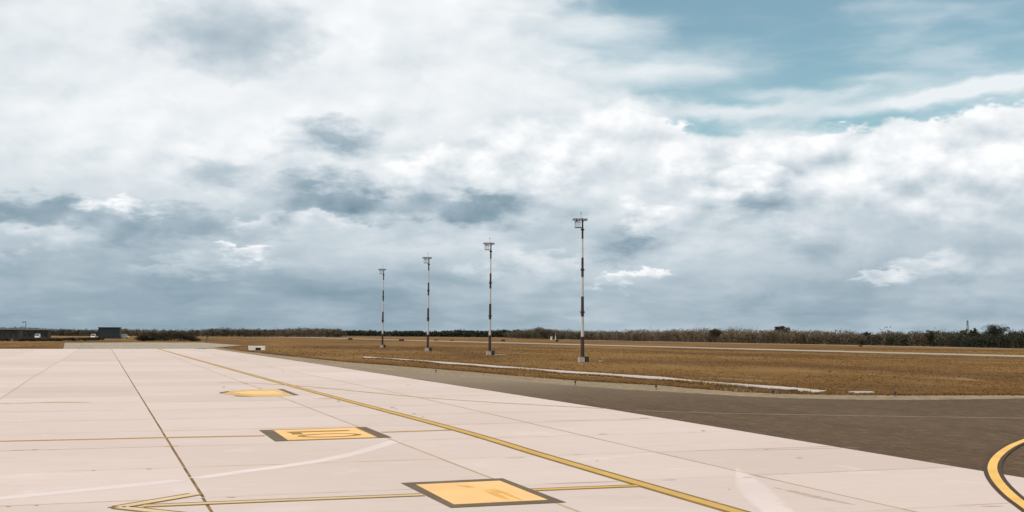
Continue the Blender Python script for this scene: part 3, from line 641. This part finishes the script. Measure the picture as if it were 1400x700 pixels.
def tone_right(X, Y, t, dd):
    px = 700+F*X/Y
    base = .58+.13*np.sin(t*.017+2)+rng.normal(0, .13, len(X)); base -= .34*np.clip((px-1250)/110, 0, 1)
    base += np.where((rng.random(len(X)) < .13), -.28, 0); return np.clip(base-np.where(dd < 4, .16, 0), .05, .95)
wood('scrub_wood', [(166, 250), (158, 318), (150, 352), (142, 392), (96, 512), (55, 620), (-6, 870)], 55, 5.0, 1.05, 3400, 110, .29, tone_right, 'long dry brown scrub wood along the perimeter road', (.8, .6))
wood('scrub_wood', [(5, 960), (-120, 1120), (-330, 1330)], 60, 5.0, .9, 1100, 50, .8, lambda X, Y, t, dd: np.clip(.14+rng.normal(0, .09, len(X)), .02, .5), 'distant dark green wood on the horizon behind the far masts', (.2, 1))
wood('scrub_wood', [(-120, 860), (-250, 880), (-395, 860), (-460, 820)], 70, 5.3, 1.1, 1400, 75, .42, lambda X, Y, t, dd: np.clip(.38+.1*np.sin(t*.05)+rng.normal(0, .13, len(X)), .03, .8), 'distant brown scrub wood behind the teal hangar and low buildings', (-.2, 1))

def tree(name, px, base_y, top_y, wpx, dist, tone, label, shape='dome', cat='tree', n=34, group=None, mat=None):
    d = pixdir(px, base_y); x = d.x/d.y*dist; y = dist
    dt = pixdir(px, top_y); hgt = CH+dt.z/dt.y*dist; wid = wpx*dist/F
    r = empty(name, (x, y, -.06)); hgt *= 1.13 if shape == 'dome' else 1.0
    if shape == 'bush':
        c0, rz = hgt*.50, hgt*.46
    elif shape == 'umbrella': c0, rz = hgt*.84, hgt*.15
    else: c0, rz = hgt*.66, hgt*.32
    tr = MB().tube((0, 0, 0), (.08*wid, 0, c0*.55), .05*hgt*.7+.03, .035*hgt*.5+.02, 8)
    for k in range(7):
        a = k*.9+random.random(); e = .33*wid*random.uniform(.7, 1.1)
        tr.tube((.08*wid, 0, c0*.5), (.08*wid+math.cos(a)*e*.6, math.sin(a)*e*.6, c0*.8), .05*hgt*.2+.02, .02, 5).tube((.08*wid+math.cos(a)*e*.6, math.sin(a)*e*.6, c0*.8), (math.cos(a)*e, math.sin(a)*e, c0+rz*.3), .03, .012, 5)
    tr.build('trunk', BARK, r)
    q_ = rng.normal(size=(n, 3)); q_ /= np.linalg.norm(q_, axis=1, keepdims=True); rr = rng.random((n, 1))**.5
    C = q_*rr*np.array([wid*.40, wid*.40, rz*.78])+np.array([0, 0, c0]); C[:, 2] = np.maximum(C[:, 2], .25*hgt) if shape != 'bush' else hgt*(.12+.72*rng.random(n)*(1-.5*(C[:, 0]/(wid*.5))**2))
    s = wid*.5*rng.uniform(.20, .36, (n, 1)); Rr = s*np.array([1, 1, .72]); Rr[:, 2] = np.minimum(Rr[:, 2], rz*.45)
    V, T = leaf_clumps(C, Rr, 130, max(.13, dist/1185*.5), np.clip(tone+rng.normal(0, .08, n), 0, 1))
    link('crown', quads_mesh('crown', V, T), mat or SCRUB, r)
    return tag(r, label, cat, group)
tree('umbrella_tree', 1066, 470.5, 445.2, 19, 530, .22, 'umbrella shaped tree rising alone above the brown scrub wood', 'umbrella', n=16)
tree('scrub_tree', 1073, 470.5, 449.3, 30, 528, .26, 'dark low spreading tree right beneath the umbrella tree', 'dome', n=30)
tree('dome_tree', 1362, 475, 444.5, 40, 384, .07, 'broad dark evergreen tree with domed crown above the scrub wood', 'dome', n=60)
tree('dome_tree', 1332, 475, 449.5, 15, 394, .10, 'small dark round tree between antenna tower and broad evergreen', 'dome', n=26)
tree('dome_tree', 1387, 476, 453.5, 24, 372, .09, 'low dark tree just past the broad evergreen', 'dome', n=26)
tree('scrub_tree', 1270, 474, 451.8, 18, 398, .20, 'dark flat topped tree in the scrub wood short of the antenna tower', 'dome', n=26)
tree('scrub_tree', 1185, 472, 452.8, 16, 440, .26, 'dark grey low tree standing out of the brown scrub', 'dome', n=22)
tree('scrub_tree', 1320, 475, 449.0, 14, 400, .50, 'brown dry tree at the foot of the antenna tower', 'dome', n=22)
tree('scrub_tree', 978, 469, 448.8, 22, 530, .30, 'dark topped tree in the wood nearest the umbrella tree', 'dome', n=26)
tree('scrub_tree', 740, 464, 448.8, 40, 760, .42, 'broad brown tree clump behind the white equipment shelter', 'dome', n=34)
tree('bare_tree', 281.5, 468.6, 452.5, 24, 415, .42, 'small leaning bare tree at the corner of the far grass', 'umbrella', n=18)
BL = ['dark evergreen bush at the near end of the hedge row by the bare tree', 'dark evergreen bush, second from the bare tree', 'dark evergreen bush, third from the bare tree', 'dark evergreen bush, fourth from the bare tree', 'dark evergreen bush at the end towards the teal hangar']
for k, (px, t, w) in enumerate(((262, 454.6, 34), (244, 453.8, 34), (226, 453.6, 36), (209, 455.0, 32), (195, 456.2, 22))):
    tree('evergreen_bush', px, 466, t, w, 470, .10, BL[k], 'bush', 'bush', 26, 'dark bushes behind the apron')
# hedge in front of the buildings
hp = [g(-40, 466.6), g(40, 466.6), g(95, 466), g(140, 465)]
for k, (a_, b_, lb) in enumerate(((0, 1, 'low dark hedge before the pale roofed building'), (1, 2, 'low dark hedge between the pale roofed building and the teal hangar'), (2, 3, 'low dark hedge right before the teal hangar'))):
    A, B = np.array(hp[a_]), np.array(hp[b_]); m = 46; t = rng.random(m); C = np.stack([A[0]+(B[0]-A[0])*t, A[1]+(B[1]-A[1])*t, .35+.55*rng.random(m)], -1)
    V, T = leaf_clumps(C, np.tile([[1.2, 1.0, .45]], (m, 1)), 60, .28, np.clip(.16+rng.normal(0, .1, m), 0, .6)); r = empty('hedge', (0, 0, 0)); link('foliage', quads_mesh('foliage', V, T), SCRUB, r); tag(r, lb, 'hedge')
    st = MB()
    for i in range(0, m, 2): st.tube((C[i, 0], C[i, 1], -.06), (C[i, 0]+.1, C[i, 1], C[i, 2]), .05, .03, 5)
    st.build('stems', BARK, r)
x, y = g(1176, 475); 
tree('small_bush', 1176, 474.2, 471.0, 7, 395, .55, 'single small brown bush on the verge of the perimeter road', 'bush', 'bush', 8)

# ------------------------------------------------------------------ buildings and far things
TEAL = plain('teal_cladding', (.006, .016, .021), .6, var=.2, scale=.5); ROOFG = plain('grey_roof', (.20, .21, .21), .7, var=.15, scale=.4); DKWALL = plain('dark_wall', (.028, .026, .024), .8, var=.25, scale=.4); PALEW = plain('pale_wall', (.36, .33, .29), .8, var=.12, scale=.4); GLASS = plain('dark_glass', (.02, .025, .03), .15)
def at(px, dist): d = pixdir(px, 455); return d.x/d.y*dist, dist
x, y = at(149, 610); r = empty('hangar', (x, y, -.06), .24)
MB().box(-5.2, 5.2, 0, 9, 0, 5.6).build('wall', TEAL, r); MB().box(-5.45, 5.45, -.3, 9.3, 5.6, 5.85).build('roof', plain('teal_roof', (.035, .065, .075), .6), r)
for k in range(4):
    dpt = MB().box(-4.8+k*2.42, -2.45+k*2.42, -.10, -.02, .1, 4.6).build('door', TEAL, r); MB().box(-4.8+k*2.42+2.1, -4.8+k*2.42+2.2, -.16, -.10, 1.6, 2.3).build('handle', METAL, dpt)
for k in range(14): MB().box(-5.15+k*.78, -5.07+k*.78, -.06, -.01, 4.65, 5.58).build('rib', TEAL, r)
tag(r, 'dark teal box shaped hangar before the distant brown wood', 'hangar')
def block(px, dist, w, dep, hgt, wall, label, nwin, rz=.2, name='low_building'):
    x, y = at(px, dist); r = empty(name, (x, y, -.06), rz)
    MB().box(-w/2, w/2, 0, dep, 0, hgt).build('wall', wall, r); rf = MB().box(-w/2-.4, w/2+.4, -.5, dep+.4, hgt, hgt+.45).build('roof', ROOFG, r); MB().box(-w*.2, -w*.2+1.6, dep*.4, dep*.4+1.2, hgt+.45, hgt+1.1).build('vent_box', METAL, rf)
    for k in range(nwin):
        u = -w/2+(k+.5)*w/nwin; f = MB().box(u-.62, u+.62, -.06, -.01, 1.1, 2.4).build('window', DKWALL, r); MB().box(u-.52, u+.52, -.09, -.062, 1.2, 2.3).build('pane', GLASS, f)
    return tag(r, label, 'building')
block(6, 560, 12.5, 9, 4.3, DKWALL, 'low dark flat roofed building at the outer end beyond the hedge', 5)
block(48, 600, 12.5, 8, 4.2, DKWALL, 'low dark building with pale grey roof beside the arm pole', 5)
block(26.5, 640, 3.4, 5, 4.6, PALEW, 'narrow pale block between the two low dark buildings', 1, name='pale_block')
x, y = at(35, 590); r = empty('arm_pole', (x, y, -.06)); MB().tube((0, 0, 0), (0, 0, 8.6), .17, .13, 8).build('pole', BLACK, r); MB().box(-1.5, -.1, -.09, .09, 8.05, 8.35).build('arm', BLACK, r); MB().box(-1.7, -1.0, -.15, .15, 7.85, 8.05).build('lamp', BLACK, r)
tag(r, 'thin dark pole with a short side arm above the low buildings', 'pole')
def van(px, dist, rz, label):
    x, y = at(px, dist); r = empty('parked_van', (x, y, -.06), rz)
    b = MB(); prof = [(-2.4, .4), (2.2, .4), (2.4, .7), (2.3, 1.2), (1.6, 1.35), (1.0, 2.25), (-2.3, 2.3), (-2.4, 2.1)]; n = len(prof)
    b.add([(px_, -.95, pz) for px_, pz in prof]+[(px_, .95, pz) for px_, pz in prof], [tuple(range(n)), tuple(range(2*n-1, n-1, -1))]+[(i, n+i, n+(i+1) % n, (i+1) % n) for i in range(n)]); b.build('body', WHITE, r)
    MB().add([(1.66, -.85, 1.40), (1.66, .85, 1.40), (1.06, .85, 2.2), (1.06, -.85, 2.2)], [(0, 1, 2, 3)]).build('windscreen', GLASS, r)
    for wx in (-1.5, 1.5):
        for wy in (-.98, .80): MB().tube((wx, wy, .36), (wx, wy+.18, .36), .36, None, 14).build('wheel', BLACK, r)
    return tag(r, label, 'van', 'white vans parked among the far buildings')
van(51.5, 575, -1.35, 'white van parked before the low building with pale grey roof'); van(127.5, 590, -1.3, 'white van parked beside the teal hangar, towards the low buildings'); van(170, 620, -.1, 'white van parked past the teal hangar, towards the evergreen bushes')
x, y = at(1323, 470); r = empty('antenna_tower', (x, y, -.06))
TH = 9.6; lt = MB(); wd = lambda z: .55-.035*z
for sx in (-1, 1):
    for sy in (-1, 1): MB().tube((sx*wd(0), sy*wd(0), 0), (sx*wd(TH), sy*wd(TH), TH), .07, .05, 5).build('leg', METAL, r)
for k in range(8):
    z0, z1 = k*TH/8, (k+1)*TH/8
    for sy in (-1, 1): lt.tube((-wd(z0), sy*wd(z0), z0), (wd(z1), sy*wd(z1), z1), .035, None, 4).tube((wd(z0), sy*wd(z0), z0), (-wd(z1), sy*wd(z1), z1), .035, None, 4).tube((sy*wd(z0), -wd(z0), z0), (sy*wd(z1), wd(z1), z1), .035, None, 4)
lt.build('brace', METAL, r); MB().box(-.12, .12, -.3, -.1, TH-1.6, TH+.2).build('panel_antenna', METAL, r)
tag(r, 'slim grey lattice antenna tower behind the scrub wood', 'tower')
